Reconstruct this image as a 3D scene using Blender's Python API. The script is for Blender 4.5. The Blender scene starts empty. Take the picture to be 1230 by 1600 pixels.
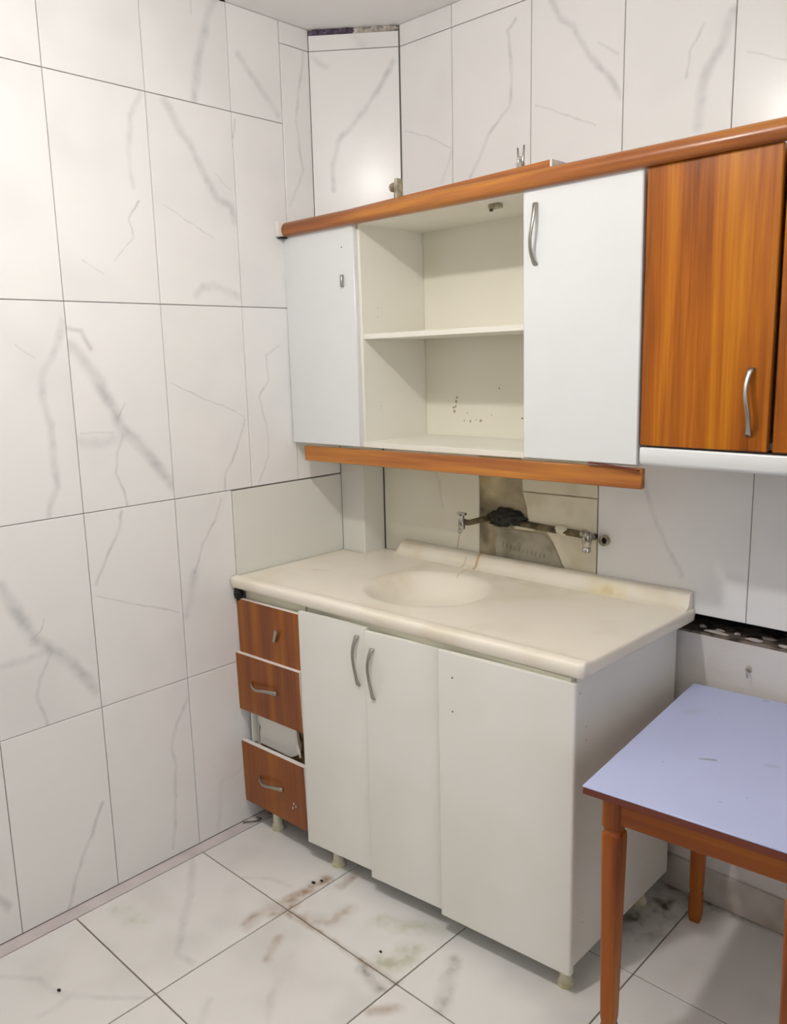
import bpy, bmesh, math, random
from mathutils import Vector, Matrix, noise

random.seed(7)
S = bpy.context.scene
COL = S.collection

# ------------------------------------------------------------------ camera
cam_d = bpy.data.cameras.new('camera')
cam = bpy.data.objects.new('camera', cam_d)
COL.objects.link(cam)
yaw, pitch, roll = -0.760764512, -0.18632479, -0.0234465637
cf = Vector((math.cos(pitch) * math.sin(yaw), math.cos(pitch) * math.cos(yaw), math.sin(pitch)))
cr = Vector((math.cos(yaw), -math.sin(yaw), 0))
cu = cr.cross(cf)
r2 = math.cos(roll) * cr + math.sin(roll) * cu
u2 = -math.sin(roll) * cr + math.cos(roll) * cu
mw = Matrix((r2, u2, -cf)).transposed().to_4x4()
mw.translation = Vector((2.28231, -2.22226, 1.62914))
cam.matrix_world = mw
cam_d.sensor_fit = 'HORIZONTAL'
cam_d.sensor_width = 36.0
cam_d.lens = 1291.812 / 1230 * 36.0
cam_d.clip_start = 0.02
S.camera = cam

# ------------------------------------------------------------------ world, exposure
wd = bpy.data.worlds.new('world')
S.world = wd
wd.use_nodes = True
wd.node_tree.nodes['Background'].inputs[0].default_value = (0.97, 0.98, 1.0, 1)
wd.node_tree.nodes['Background'].inputs[1].default_value = 1.6
S.view_settings.view_transform = 'Standard'
S.view_settings.look = 'None'
S.view_settings.gamma = 1.0
S.view_settings.use_curve_mapping = False
S.cycles.max_bounces = 5
S.cycles.glossy_bounces = 3
S.view_settings.exposure = 0.1
BULB = Vector((1.05, -1.47, 2.545))
BULB_STRENGTH = 560.0
BULB_COLOR = (1.0, 0.965, 0.92)
CEIL = 2.717

# drawn marble veins and stains, in each surface's own plane (metres)
VEINS = {
 'L': [
  (0.022, 0.55, [(-1.127, 1.679), (-1.056, 1.592), (-1.009, 1.493), (-0.989, 1.439), (-0.941, 1.393), (-0.873, 1.297), (-0.829, 1.247)]),
  (0.01, 0.4, [(-1.131, 1.728), (-1.091, 1.723), (-1.067, 1.67)]),
  (0.02, 0.28, [(-1.12, 1.409), (-1.044, 1.402), (-0.981, 1.416)]),
  (0.004, 0.3, [(-1.121, 1.433), (-1.015, 1.428)]),
  (0.006, 0.45, [(-0.987, 1.416), (-1.014, 1.371), (-1.022, 1.305), (-1.002, 1.254), (-0.992, 1.203)]),
  (0.005, 0.35, [(-0.974, 1.51), (-0.993, 1.464), (-1.013, 1.494)]),
  (0.007, 0.4, [(-1.012, 1.187), (-1.028, 1.13), (-1.069, 1.069), (-1.109, 0.985)]),
  (0.003, 0.35, [(-1.117, 0.951), (-0.985, 0.892), (-0.835, 0.83)]),
  (0.014, 0.32, [(-1.135, 1.749), (-1.17, 1.671), (-1.214, 1.593), (-1.22, 1.533), (-1.2, 1.461), (-1.205, 1.344), (-1.203, 1.29), (-1.233, 1.211)]),
  (0.003, 0.3, [(-1.274, 1.683), (-1.226, 1.645)]),
  (0.003, 0.35, [(-0.812, 1.568), (-0.715, 1.52), (-0.538, 1.443)]),
  (0.006, 0.38, [(-0.536, 1.432), (-0.579, 1.339), (-0.629, 1.258), (-0.64, 1.208)]),
  (0.006, 0.4, [(-0.655, 1.18), (-0.686, 1.105), (-0.742, 1.028), (-0.772, 0.948)]),
  (0.02, 0.28, [(-0.772, 0.948), (-0.798, 0.867), (-0.817, 0.817)]),
  (0.005, 0.38, [(-0.378, 1.674), (-0.438, 1.64), (-0.432, 1.562), (-0.475, 1.504), (-0.45, 1.415), (-0.449, 1.304), (-0.494, 1.215)]),
  (0.022, 0.5, [(-1.386, 1.035), (-1.343, 0.948), (-1.307, 0.863), (-1.274, 0.835), (-1.213, 0.769), (-1.144, 0.661)]),
  (0.014, 0.3, [(-1.41, 0.817), (-1.349, 0.814), (-1.265, 0.823)]),
  (0.008, 0.42, [(-1.266, 0.813), (-1.31, 0.749), (-1.323, 0.695), (-1.299, 0.608)]),
  (0.004, 0.35, [(-1.279, 0.922), (-1.285, 0.886), (-1.316, 0.866)]),
  (0.018, 0.42, [(-0.763, 2.391), (-0.731, 2.325), (-0.69, 2.287), (-0.65, 2.215), (-0.602, 2.131), (-0.544, 2.114), (-0.532, 2.07)]),
  (0.003, 0.35, [(-0.792, 2.091), (-0.698, 2.045), (-0.623, 2.009)]),
  (0.016, 0.3, [(-0.703, 1.829), (-0.67, 1.858), (-0.629, 1.866), (-0.588, 1.847), (-0.529, 1.834)]),
  (0.004, 0.3, [(-0.601, 2.203), (-0.541, 2.161)]),
  (0.012, 0.22, [(-0.837, 2.399), (-0.882, 2.325), (-0.896, 2.237), (-0.892, 2.133)]),
  (0.004, 0.4, [(-0.873, 2.091), (-0.91, 2.042), (-0.901, 1.986), (-0.921, 1.965)]),
  (0.003, 0.3, [(-0.921, 1.965), (-0.969, 1.922)]),
  (0.003, 0.35, [(-1.068, 1.916), (-1.005, 1.879)]),
  (0.018, 0.4, [(-0.572, 2.709), (-0.601, 2.639), (-0.627, 2.57), (-0.641, 2.495), (-0.664, 2.41)]),
  (0.004, 0.3, [(-0.651, 2.688), (-0.652, 2.649)]),
  (0.016, 0.28, [(-0.487, 2.575), (-0.433, 2.521), (-0.359, 2.448), (-0.337, 2.423)]),
  (0.005, 0.3, [(-0.51, 2.382), (-0.524, 2.323)]),
  (0.008, 0.3, [(-0.213, 2.646), (-0.26, 2.416), (-0.232, 2.267), (-0.304, 2.144)]),
  (0.008, 0.4, [(-1.158, 0.295), (-1.197, 0.215), (-1.246, 0.131), (-1.293, 0.008)]),
  (0.008, 0.3, [(-0.835, 0.534), (-0.884, 0.461), (-0.908, 0.38), (-0.897, 0.307), (-0.91, 0.175), (-0.929, 0.031)]),
  (0.01, 0.2, [(-0.575, 0.203), (-0.728, 0.191), (-0.755, 0.009)]),
  (0.012, 0.25, [(-1.458, 0.367), (-1.434, 0.266)]),
  (0.003, 0.25, [(-0.604, 1.058), (-0.367, 0.951)]),
 ],
 'B': [
  (0.008, 0.38, [(0.717, 2.606), (0.687, 2.583), (0.704, 2.45), (0.694, 2.371), (0.619, 2.303), (0.542, 2.192)]),
  (0.012, 0.42, [(0.841, 2.623), (0.865, 2.57), (0.912, 2.541), (0.965, 2.449), (1.023, 2.386), (1.072, 2.318)]),
  (0.004, 0.35, [(0.792, 2.353), (0.885, 2.309), (0.99, 2.259)]),
  (0.005, 0.35, [(0.999, 2.469), (1.061, 2.427)]),
  (0.005, 0.38, [(1.295, 2.439), (1.258, 2.382), (1.257, 2.324)]),
  (0.018, 0.38, [(1.371, 2.445), (1.347, 2.386), (1.309, 2.328), (1.295, 2.27), (1.29, 2.197)]),
  (0.003, 0.35, [(1.409, 2.348), (1.505, 2.305)]),
  (0.003, 0.3, [(0.266, 2.381), (0.363, 2.347), (0.464, 2.289)]),
  (0.008, 0.22, [(0.469, 2.282), (0.422, 2.191)]),
  (0.01, 0.2, [(0.596, 2.692), (0.608, 2.653)]),
  (0.01, 0.25, [(1.171, 1.277), (1.204, 1.168), (1.257, 1.061), (1.299, 0.992)]),
 ],
 'D': [
  (0.012, 0.4, [(0.291, 2.606), (0.232, 2.519), (0.186, 2.45), (0.141, 2.412), (0.095, 2.362), (0.07, 2.29), (0.071, 2.206)]),
  (0.012, 0.2, [(0.017, 2.631), (0.059, 2.598)]),
  (0.014, 0.2, [(0.14, 2.704), (0.193, 2.657)]),
 ],
 'F': [
  (0.014, 0.32, [(0.051, -0.893), (0.221, -1.009), (0.329, -1.108), (0.415, -1.173), (0.483, -1.172)]),
  (0.012, 0.3, [(0.123, -1.547), (0.214, -1.482), (0.298, -1.468), (0.396, -1.41), (0.495, -1.316)]),
  (0.014, 0.22, [(0.339, -1.461), (0.347, -1.54)]),
  (0.016, 0.25, [(0.703, -1.045), (0.74, -1.102), (0.784, -1.147)]),
  (0.012, 0.25, [(0.265, -0.842), (0.332, -0.792), (0.419, -0.771)]),
  (0.01, 0.25, [(1.157, -0.373), (1.308, -0.202)]),
  (0.016, 0.22, [(0.622, -1.208), (0.669, -1.278)]),
 ],
}
STAINS = {
 'F': [
  ('br', 0.02, 0.55, [(0.463, -0.97), (0.446, -0.929), (0.462, -0.845), (0.476, -0.754), (0.477, -0.681)]),
  ('br', 0.014, 0.5, [(0.489, -0.891), (0.5, -0.858), (0.487, -0.815)]),
  ('br', 0.022, 0.4, [(0.572, -0.837), (0.635, -0.792), (0.633, -0.725)]),
  ('br', 0.01, 0.5, [(0.499, -0.863), (0.642, -0.849), (0.777, -0.85), (0.943, -0.846)]),
  ('gr', 0.03, 0.45, [(0.869, -0.818), (0.9, -0.774), (0.888, -0.734)]),
  ('dk', 0.016, 0.55, [(0.84, -0.875), (0.899, -0.885), (0.934, -0.885)]),
  ('br', 0.014, 0.4, [(0.962, -0.96), (1.003, -0.91)]),
  ('dk', 0.018, 0.35, [(1.002, -0.683), (1.051, -0.764), (1.088, -0.834)]),
  ('gr', 0.025, 0.3, [(0.737, -0.708), (0.826, -0.666), (0.892, -0.615)]),
  ('br', 0.012, 0.45, [(0.532, -0.671), (0.524, -0.578)]),
  ('br', 0.012, 0.3, [(0.572, -0.946), (0.623, -1.021)]),
  ('dk', 0.06, 0.75, [(1.308, -0.202), (1.34, -0.019), (1.418, 0.03)]),
  ('dk', 0.02, 0.6, [(1.298, 0.005), (1.464, 0.012), (1.636, 0.035)]),
  ('gr', 0.03, 0.25, [(0.115, -1.184), (0.212, -1.175)]),
 ],
 'C': [
  ('or', 0.006, 0.8, [(0.347, 0.163), (0.291, 0.216)]),
  ('or', 0.005, 0.75, [(0.476, 0.096), (0.551, -0.022), (0.592, -0.141)]),
  ('or', 0.016, 0.5, [(0.992, 0.116), (1.045, 0.061)]),
  ('or', 0.012, 0.35, [(0.151, -0.394), (0.199, -0.378)]),
  ('tn', 0.05, 0.4, [(0.431, -0.331), (0.425, -0.064), (0.76, -0.07), (0.997, -0.069)]),
  ('tn', 0.08, 0.35, [(0.704, -0.063), (0.94, 0.025), (1.164, -0.022)]),
  ('tn', 0.06, 0.25, [(0.81, -0.724), (1.041, -0.466)]),
 ],
 'T': [
  ('gk', 0.006, 0.8, [(1.569, -0.464), (1.595, -0.445)]),
  ('gr', 0.03, 0.3, [(1.437, -0.276), (1.447, -0.241), (1.466, -0.394)]),
  ('gk', 0.003, 0.7, [(1.556, -0.049), (1.564, -0.032)]),
  ('gk', 0.012, 0.25, [(1.692, -0.408), (1.706, -0.396)]),
 ],
}

# ------------------------------------------------------------------ helpers
def lin(r, g, b):
    def f(c):
        c /= 255.0
        return c / 12.92 if c <= 0.04045 else ((c + 0.055) / 1.055) ** 2.4
    return (f(r), f(g), f(b), 1.0)


def link(o, parent=None):
    COL.objects.link(o)
    if parent is not None:
        o.parent = parent
    return o


def mesh_obj(name, verts, faces, mat, parent=None, loc=(0, 0, 0), smooth=False):
    me = bpy.data.meshes.new(name)
    me.from_pydata([tuple(v) for v in verts], [], faces)
    bm = bmesh.new()
    bm.from_mesh(me)
    bmesh.ops.recalc_face_normals(bm, faces=bm.faces)
    bm.to_mesh(me)
    bm.free()
    if mat:
        me.materials.append(mat)
    if smooth:
        for p in me.polygons:
            p.use_smooth = True
    o = bpy.data.objects.new(name, me)
    o.location = loc
    return link(o, parent)


def bm_obj(name, bm, mat, parent=None, loc=(0, 0, 0), smooth=False):
    me = bpy.data.meshes.new(name)
    bmesh.ops.recalc_face_normals(bm, faces=bm.faces)
    bm.to_mesh(me)
    bm.free()
    me.materials.append(mat)
    if smooth:
        for p in me.polygons:
            p.use_smooth = True
    o = bpy.data.objects.new(name, me)
    o.location = loc
    return link(o, parent)


def rbox(name, x0, x1, y0, y1, z0, z1, mat, parent=None, bevel=0.0, seg=2, off=(0, 0, 0)):
    """a box with softened edges; origin at its own centre"""
    c = Vector(((x0 + x1) / 2, (y0 + y1) / 2, (z0 + z1) / 2))
    bm = bmesh.new()
    bmesh.ops.create_cube(bm, size=1.0)
    for v in bm.verts:
        v.co = Vector((v.co.x * (x1 - x0), v.co.y * (y1 - y0), v.co.z * (z1 - z0)))
    if bevel > 0:
        bmesh.ops.bevel(bm, geom=list(bm.edges), offset=bevel, segments=seg, profile=0.5, affect='EDGES')
    o = bm_obj(name, bm, mat, parent, c - Vector(off))
    if bevel > 0:
        for p in o.data.polygons:
            p.use_smooth = True
        o.data.set_sharp_from_angle(angle=math.radians(40)) if hasattr(o.data, 'set_sharp_from_angle') else None
    return o


def thing(name, label, cat, loc=(0, 0, 0), rot=(0, 0, 0), group=None):
    o = bpy.data.objects.new(name, None)
    o.empty_display_size = 0.05
    o.location = loc
    o.rotation_euler = rot
    o['label'] = label
    o['category'] = cat
    if group:
        o['group'] = group
    return link(o)


def tag(o, label, cat, group=None):
    o['label'] = label
    o['category'] = cat
    if group:
        o['group'] = group
    return o


def struct(name, label=None):
    o = bpy.data.objects.new(name, None)
    o.empty_display_size = 0.05
    o['kind'] = 'structure'
    if label:
        o['label'] = label
    return link(o)


def lathe(name, prof, mat, parent=None, loc=(0, 0, 0), n=20, rot=None):
    """prof: list of (radius, z)"""
    vs, fs = [], []
    for r, z in prof:
        for k in range(n):
            a = 2 * math.pi * k / n
            vs.append((r * math.cos(a), r * math.sin(a), z))
    for i in range(len(prof) - 1):
        for k in range(n):
            k2 = (k + 1) % n
            fs.append((i * n + k, i * n + k2, (i + 1) * n + k2, (i + 1) * n + k))
    fs.append(tuple(range(n)))
    m = (len(prof) - 1) * n
    fs.append(tuple(m + k for k in range(n)))
    o = mesh_obj(name, vs, fs, mat, parent, loc, smooth=True)
    if hasattr(o.data, 'set_sharp_from_angle'):
        o.data.set_sharp_from_angle(angle=math.radians(45))
    if rot:
        o.rotation_euler = rot
    return o


def tube(name, pts, r, mat, parent=None, n=10, loc=(0, 0, 0)):
    """round tube along a polyline; r is a number or a list"""
    pts = [Vector(p) for p in pts]
    vs, fs = [], []
    up = Vector((0, 0, 1))
    for i, p in enumerate(pts):
        d = (pts[min(i + 1, len(pts) - 1)] - pts[max(i - 1, 0)]).normalized()
        a = d.cross(up)
        if a.length < 0.05:
            a = d.cross(Vector((1, 0, 0)))
        a.normalize()
        b = d.cross(a)
        rr = r[i] if isinstance(r, (list, tuple)) else r
        for k in range(n):
            t = 2 * math.pi * k / n
            vs.append(p + rr * (math.cos(t) * a + math.sin(t) * b))
    for i in range(len(pts) - 1):
        for k in range(n):
            k2 = (k + 1) % n
            fs.append((i * n + k, i * n + k2, (i + 1) * n + k2, (i + 1) * n + k))
    fs.append(tuple(range(n)))
    fs.append(tuple((len(pts) - 1) * n + k for k in range(n)))
    return mesh_obj(name, vs, fs, mat, parent, loc, smooth=True)


def extrude_x(name, prof, x0, x1, mat, parent=None, loc=(0, 0, 0), smooth=True):
    """closed (y, z) profile swept along x"""
    n = len(prof)
    vs = [(x0, y, z) for y, z in prof] + [(x1, y, z) for y, z in prof]
    fs = [(k, (k + 1) % n, n + (k + 1) % n, n + k) for k in range(n)]
    fs += [tuple(range(n)), tuple(n + k for k in range(n))]
    o = mesh_obj(name, vs, fs, mat, parent, loc, smooth=smooth)
    if smooth and hasattr(o.data, 'set_sharp_from_angle'):
        o.data.set_sharp_from_angle(angle=math.radians(50))
    return o


def prism(name, poly, h0, h1, mat, parent=None, axis='z', loc=(0, 0, 0)):
    """polygon extruded along z (poly in xy) or along y (poly in xz)"""
    n = len(poly)
    if axis == 'z':
        vs = [(a, b, h0) for a, b in poly] + [(a, b, h1) for a, b in poly]
    else:
        vs = [(a, h0, b) for a, b in poly] + [(a, h1, b) for a, b in poly]
    fs = [(k, (k + 1) % n, n + (k + 1) % n, n + k) for k in range(n)]
    fs += [tuple(range(n)), tuple(n + k for k in range(n))]
    return mesh_obj(name, vs, fs, mat, parent, loc)


def lump(name, c, size, mat, parent=None, rough=0.35, seed=0, sub=3, scale=3.0):
    bm = bmesh.new()
    bmesh.ops.create_icosphere(bm, subdivisions=sub, radius=1.0)
    for v in bm.verts:
        n = noise.noise(v.co * scale + Vector((seed * 7.3, seed * 3.1, 0)))
        v.co = v.co * (1 + rough * n)
        v.co = Vector((v.co.x * size[0], v.co.y * size[1], v.co.z * size[2]))
    return bm_obj(name, bm, mat, parent, c, smooth=True)


# ------------------------------------------------------------------ materials
def new_mat(name):
    m = bpy.data.materials.new(name)
    m.use_nodes = True
    nt = m.node_tree
    return m, nt, nt.nodes['Principled BSDF']


def N(nt, typ, **kw):
    n = nt.nodes.new(typ)
    for k, v in kw.items():
        setattr(n, k, v)
    return n


def math_n(nt, op, a, b=None, clamp=False):
    n = N(nt, 'ShaderNodeMath', operation=op)
    n.use_clamp = clamp
    for i, v in enumerate((a, b)):
        if v is None:
            continue
        if isinstance(v, (int, float)):
            n.inputs[i].default_value = v
        else:
            nt.links.new(v, n.inputs[i])
    return n.outputs[0]


def vmath(nt, op, a, b=None):
    n = N(nt, 'ShaderNodeVectorMath', operation=op)
    for i, v in enumerate((a, b)):
        if v is None:
            continue
        if isinstance(v, (tuple, Vector)):
            n.inputs[i].default_value = tuple(v)
        else:
            nt.links.new(v, n.inputs[i])
    return n


def mix_col(nt, fac, a, b):
    n = N(nt, 'ShaderNodeMix', data_type='RGBA')
    for s, v in ((n.inputs[0], fac), (n.inputs[6], a), (n.inputs[7], b)):
        if isinstance(v, (tuple, float, int)):
            s.default_value = v
        else:
            nt.links.new(v, s)
    return n.outputs[2]


def noise_tex(nt, vec, scale, detail=3.0, rough=0.5, out=0, dist=0.0):
    n = N(nt, 'ShaderNodeTexNoise')
    n.inputs['Scale'].default_value = scale
    n.inputs['Detail'].default_value = detail
    n.inputs['Roughness'].default_value = rough
    n.inputs['Distortion'].default_value = dist
    if vec is not None:
        nt.links.new(vec, n.inputs['Vector'])
    return n.outputs[out]


def map_range(nt, v, a, b, c, d):
    n = N(nt, 'ShaderNodeMapRange')
    n.interpolation_type = 'SMOOTHSTEP'
    nt.links.new(v, n.inputs[0])
    for i, x in enumerate((a, b, c, d)):
        n.inputs[i + 1].default_value = x
    return n.outputs[0]


def poly_dist(nt, P, pts):
    """distance from P to a polyline in the pattern's own plane"""
    best = None
    for a, b in zip(pts[:-1], pts[1:]):
        A = Vector((a[0], a[1], 0))
        BA = Vector((b[0] - a[0], b[1] - a[1], 0))
        pa = vmath(nt, 'SUBTRACT', P, A).outputs[0]
        dt = vmath(nt, 'DOT_PRODUCT', pa, BA / max(BA.length_squared, 1e-9)).outputs[1]
        h = math_n(nt, 'MULTIPLY', dt, 1.0, clamp=True)
        sc = N(nt, 'ShaderNodeVectorMath', operation='SCALE')
        sc.inputs[0].default_value = BA
        nt.links.new(h, sc.inputs[3])
        df = vmath(nt, 'SUBTRACT', pa, sc.outputs[0]).outputs[0]
        ln = vmath(nt, 'LENGTH', df).outputs[1]
        best = ln if best is None else math_n(nt, 'MINIMUM', best, ln)
    return best


def layered(name, base, layers, rough=0.25, cloud=None, plane='xy', origin=(0, 0), warp=0.012, spec=0.5,
            bump=0.0, bump_scale=60.0, coat=0.0, seed=0.0, cloud_scale=3.0, warp_scale=9.0):
    """base colour with soft clouding and drawn marks. layers: (colour, width, strength, patch, polyline)"""
    m, nt, bs = new_mat(name)
    tc = N(nt, 'ShaderNodeTexCoord')
    P = tc.outputs['Object']
    info = N(nt, 'ShaderNodeObjectInfo')
    off = vmath(nt, 'SCALE', (1.0, 1.7, 0.6)).outputs[0]
    nt.links.new(math_n(nt, 'MULTIPLY', info.outputs['Random'], 37.0), off.node.inputs[3])
    Q = vmath(nt, 'ADD', P, off).outputs[0]
    col = base
    if cloud:
        ccol, amt = cloud
        f = noise_tex(nt, Q, cloud_scale, 2, 0.55)
        f = map_range(nt, f, 0.45, 0.75, 0.0, amt)
        col = mix_col(nt, f, base, ccol)
    if layers:
        sep = N(nt, 'ShaderNodeSeparateXYZ')
        nt.links.new(P, sep.inputs[0])
        cmb = N(nt, 'ShaderNodeCombineXYZ')
        nt.links.new(sep.outputs[{'x': 0, 'y': 1, 'z': 2}[plane[0]]], cmb.inputs[0])
        nt.links.new(sep.outputs[{'x': 0, 'y': 1, 'z': 2}[plane[1]]], cmb.inputs[1])
        w = noise_tex(nt, cmb.outputs[0], warp_scale, 2, 0.6, out=1)
        w = vmath(nt, 'SUBTRACT', w, (0.5, 0.5, 0.5)).outputs[0]
        ws = N(nt, 'ShaderNodeVectorMath', operation='SCALE')
        nt.links.new(w, ws.inputs[0])
        ws.inputs[3].default_value = warp * 2.6
        PW = vmath(nt, 'ADD', cmb.outputs[0], ws.outputs[0]).outputs[0]
        PW = vmath(nt, 'MULTIPLY', PW, (1, 1, 0)).outputs[0]
        mod = noise_tex(nt, cmb.outputs[0], 14.0, 2, 0.6)
        for c, wid, st, patch, pts in layers:
            pts = [(p[0] - origin[0], p[1] - origin[1]) for p in pts]
            d = poly_dist(nt, PW, pts)
            f = map_range(nt, d, 0.0, wid, 1.0, 0.0)
            md = map_range(nt, mod, 0.35 + 0.1 * patch, 0.7, 1.0 - patch, 1.0)
            f = math_n(nt, 'MULTIPLY', f, md)
            f = math_n(nt, 'MULTIPLY', f, st, clamp=True)
            col = mix_col(nt, f, col, c)
    if isinstance(col, tuple):
        bs.inputs['Base Color'].default_value = col
    else:
        nt.links.new(col, bs.inputs['Base Color'])
    bs.inputs['Roughness'].default_value = rough
    bs.inputs['Specular IOR Level'].default_value = spec
    bs.inputs['Coat Weight'].default_value = coat
    if bump > 0:
        b = N(nt, 'ShaderNodeBump')
        b.inputs['Strength'].default_value = bump
        b.inputs['Distance'].default_value = 0.004
        nt.links.new(noise_tex(nt, Q, bump_scale, 5, 0.6), b.inputs['Height'])
        nt.links.new(b.outputs[0], bs.inputs['Normal'])
    return m


def wood(name, along, dark, mid, light, rough=0.3, scale=1.0, coat=0.2):
    m, nt, bs = new_mat(name)
    tc = N(nt, 'ShaderNodeTexCoord')
    info = N(nt, 'ShaderNodeObjectInfo')
    off = vmath(nt, 'SCALE', (3.0, 5.0, 7.0)).outputs[0]
    nt.links.new(math_n(nt, 'MULTIPLY', info.outputs['Random'], 11.0), off.node.inputs[3])
    v = vmath(nt, 'ADD', tc.outputs['Object'], off).outputs[0]
    st = [26.0 * scale] * 3
    st['xyz'.index(along)] = 1.1 * scale
    v1 = vmath(nt, 'MULTIPLY', v, tuple(st)).outputs[0]
    a = noise_tex(nt, v1, 1.0, 4, 0.55, dist=0.5)
    st2 = [160.0 * scale] * 3
    st2['xyz'.index(along)] = 3.0 * scale
    v2 = vmath(nt, 'MULTIPLY', v, tuple(st2)).outputs[0]
    b = noise_tex(nt, v2, 1.0, 2, 0.5)
    st3 = [7.0 * scale] * 3
    st3['xyz'.index(along)] = 0.9 * scale
    v3 = vmath(nt, 'MULTIPLY', v, tuple(st3)).outputs[0]
    c = noise_tex(nt, v3, 1.0, 2, 0.5, dist=1.2)
    s = math_n(nt, 'ADD', math_n(nt, 'MULTIPLY', a, 0.55), math_n(nt, 'MULTIPLY', b, 0.16))
    s = math_n(nt, 'ADD', s, math_n(nt, 'MULTIPLY', c, 0.35))
    rp = N(nt, 'ShaderNodeValToRGB')
    rp.color_ramp.elements[0].position = 0.38
    rp.color_ramp.elements[0].color = dark
    rp.color_ramp.elements[1].position = 0.66
    rp.color_ramp.elements[1].color = light
    e = rp.color_ramp.elements.new(0.51)
    e.color = mid
    nt.links.new(s, rp.inputs[0])
    nt.links.new(rp.outputs[0], bs.inputs['Base Color'])
    bs.inputs['Roughness'].default_value = rough
    bs.inputs['Specular IOR Level'].default_value = 0.3
    bs.inputs['Coat Weight'].default_value = coat
    bs.inputs['Coat Roughness'].default_value = 0.15
    return m


def plain(name, col, rough=0.4, metal=0.0, bump=0.0, bscale=80.0, var=None, vscale=6.0):
    m, nt, bs = new_mat(name)
    tc = N(nt, 'ShaderNodeTexCoord')
    bs.inputs['Roughness'].default_value = rough
    bs.inputs['Metallic'].default_value = metal
    f = noise_tex(nt, tc.outputs['Object'], vscale, 2, 0.6)
    f = map_range(nt, f, 0.4, 0.72, 0.0, 1.0)
    c2 = var if var else tuple(min(1, x * 0.94) for x in col[:3]) + (1,)
    nt.links.new(mix_col(nt, f, col, c2), bs.inputs['Base Color'])
    if bump > 0:
        b = N(nt, 'ShaderNodeBump')
        b.inputs['Strength'].default_value = bump
        b.inputs['Distance'].default_value = 0.004
        nt.links.new(noise_tex(nt, tc.outputs['Object'], bscale, 5, 0.6), b.inputs['Height'])
        nt.links.new(b.outputs[0], bs.inputs['Normal'])
    return m


TILE_BASE = lin(240, 239, 237)
VEIN = lin(168, 168, 170)
STAIN_COL = {'br': lin(150, 112, 66), 'gr': lin(165, 165, 120), 'dk': lin(96, 88, 72), 'or': lin(190, 140, 50),
             'tn': lin(205, 188, 160), 'gk': lin(96, 110, 100)}
M_grout = plain('grout_grey', lin(128, 124, 120), 0.9)
M_floor_grout = plain('floor_grout', lin(120, 112, 98), 0.9, var=lin(90, 80, 62), vscale=9)
M_white = plain('white_laminate', lin(230, 232, 232), 0.32, var=lin(228, 230, 230))
M_white_low = plain('white_laminate_aged', lin(240, 239, 233), 0.34, var=lin(235, 234, 226), vscale=3)
M_edge = plain('white_board_edge', lin(240, 232, 226), 0.5)
M_rail = plain('pale_rail', lin(228, 226, 204), 0.5)
M_wood_v = wood('wood_laminate_upright', 'z', lin(116, 60, 20), lin(168, 94, 26), lin(200, 128, 30), coat=0.05)
M_wood_x = wood('wood_laminate_lengthwise', 'x', lin(126, 72, 40), lin(164, 100, 52), lin(198, 132, 56), rough=0.28, coat=0.1)
M_drawer = wood('drawer_veneer', 'z', lin(104, 56, 30), lin(138, 76, 36), lin(164, 98, 26), scale=0.7, coat=0.08)
M_table_wood = wood('table_wood', 'x', lin(112, 50, 16), lin(156, 82, 20), lin(182, 108, 26), rough=0.35, coat=0.08, scale=0.8)
M_table_leg = wood('table_leg_wood', 'z', lin(112, 50, 16), lin(154, 80, 20), lin(180, 106, 26), rough=0.35, coat=0.08, scale=0.8)
M_table_edge = plain('table_edge', lin(110, 48, 32), 0.4)
M_metal = plain('brushed_nickel', lin(176, 172, 164), 0.36, 1.0)
M_chrome = plain('worn_chrome', lin(200, 198, 192), 0.22, 1.0, var=lin(140, 134, 120), vscale=40)
M_brass = plain('dull_brass', lin(190, 182, 160), 0.4, 0.6, var=lin(130, 122, 100), vscale=30)
M_black = plain('black_rubber', lin(16, 16, 17), 0.6, bump=0.6, bscale=60)
M_tar = plain('black_melted_wrap', lin(12, 14, 13), 0.5, bump=0.8, bscale=70, var=lin(26, 28, 24), vscale=30)
M_rust = plain('grimy_pipe', lin(120, 108, 78), 0.6, 0.2, var=lin(70, 62, 44), vscale=22, bump=0.3)
M_cream_leg = plain('cream_plastic', lin(226, 222, 198), 0.45, var=lin(196, 188, 150), vscale=14)
M_ceiling = plain('ceiling_paint', lin(244, 244, 244), 0.85, var=lin(240, 240, 241), vscale=2)
M_wall_paint = plain('white_wall_paint', lin(236, 234, 231), 0.8)
M_far_wall = plain('tan_wall_paint', lin(140, 124, 104), 0.8)
M_low_wall = plain('rough_plaster_paint', lin(226, 222, 218), 0.8, bump=0.5, bscale=40, var=lin(212, 206, 200), vscale=4)
M_skirt = plain('painted_skirting', lin(206, 200, 192), 0.6, var=lin(180, 172, 160), vscale=7)
M_mortar = layered('exposed_mortar', lin(176, 164, 136), [
    (lin(214, 202, 160), 0.05, 0.8, 0.5, [(-0.19, -0.03), (-0.16, 0.0), (-0.15, 0.05)]), (lin(40, 38, 34), 0.045, 0.9, 0.4, [(-0.21, -0.10), (-0.16, -0.11), (-0.09, -0.10)]),
    (lin(190, 160, 96), 0.03, 0.6, 0.5, [(-0.21, 0.0), (-0.215, 0.04)]), (lin(70, 64, 56), 0.03, 0.7, 0.5, [(-0.215, -0.13), (-0.21, -0.2)])],
    0.9, plane='xz', warp=0.02, cloud=(lin(126, 112, 88), 0.9), cloud_scale=9, bump=0.8, bump_scale=45)
M_adhesive = plain('grey_tile_adhesive', lin(172, 166, 148), 0.9, bump=0.6, bscale=30, var=lin(140, 134, 112), vscale=12)
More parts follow.
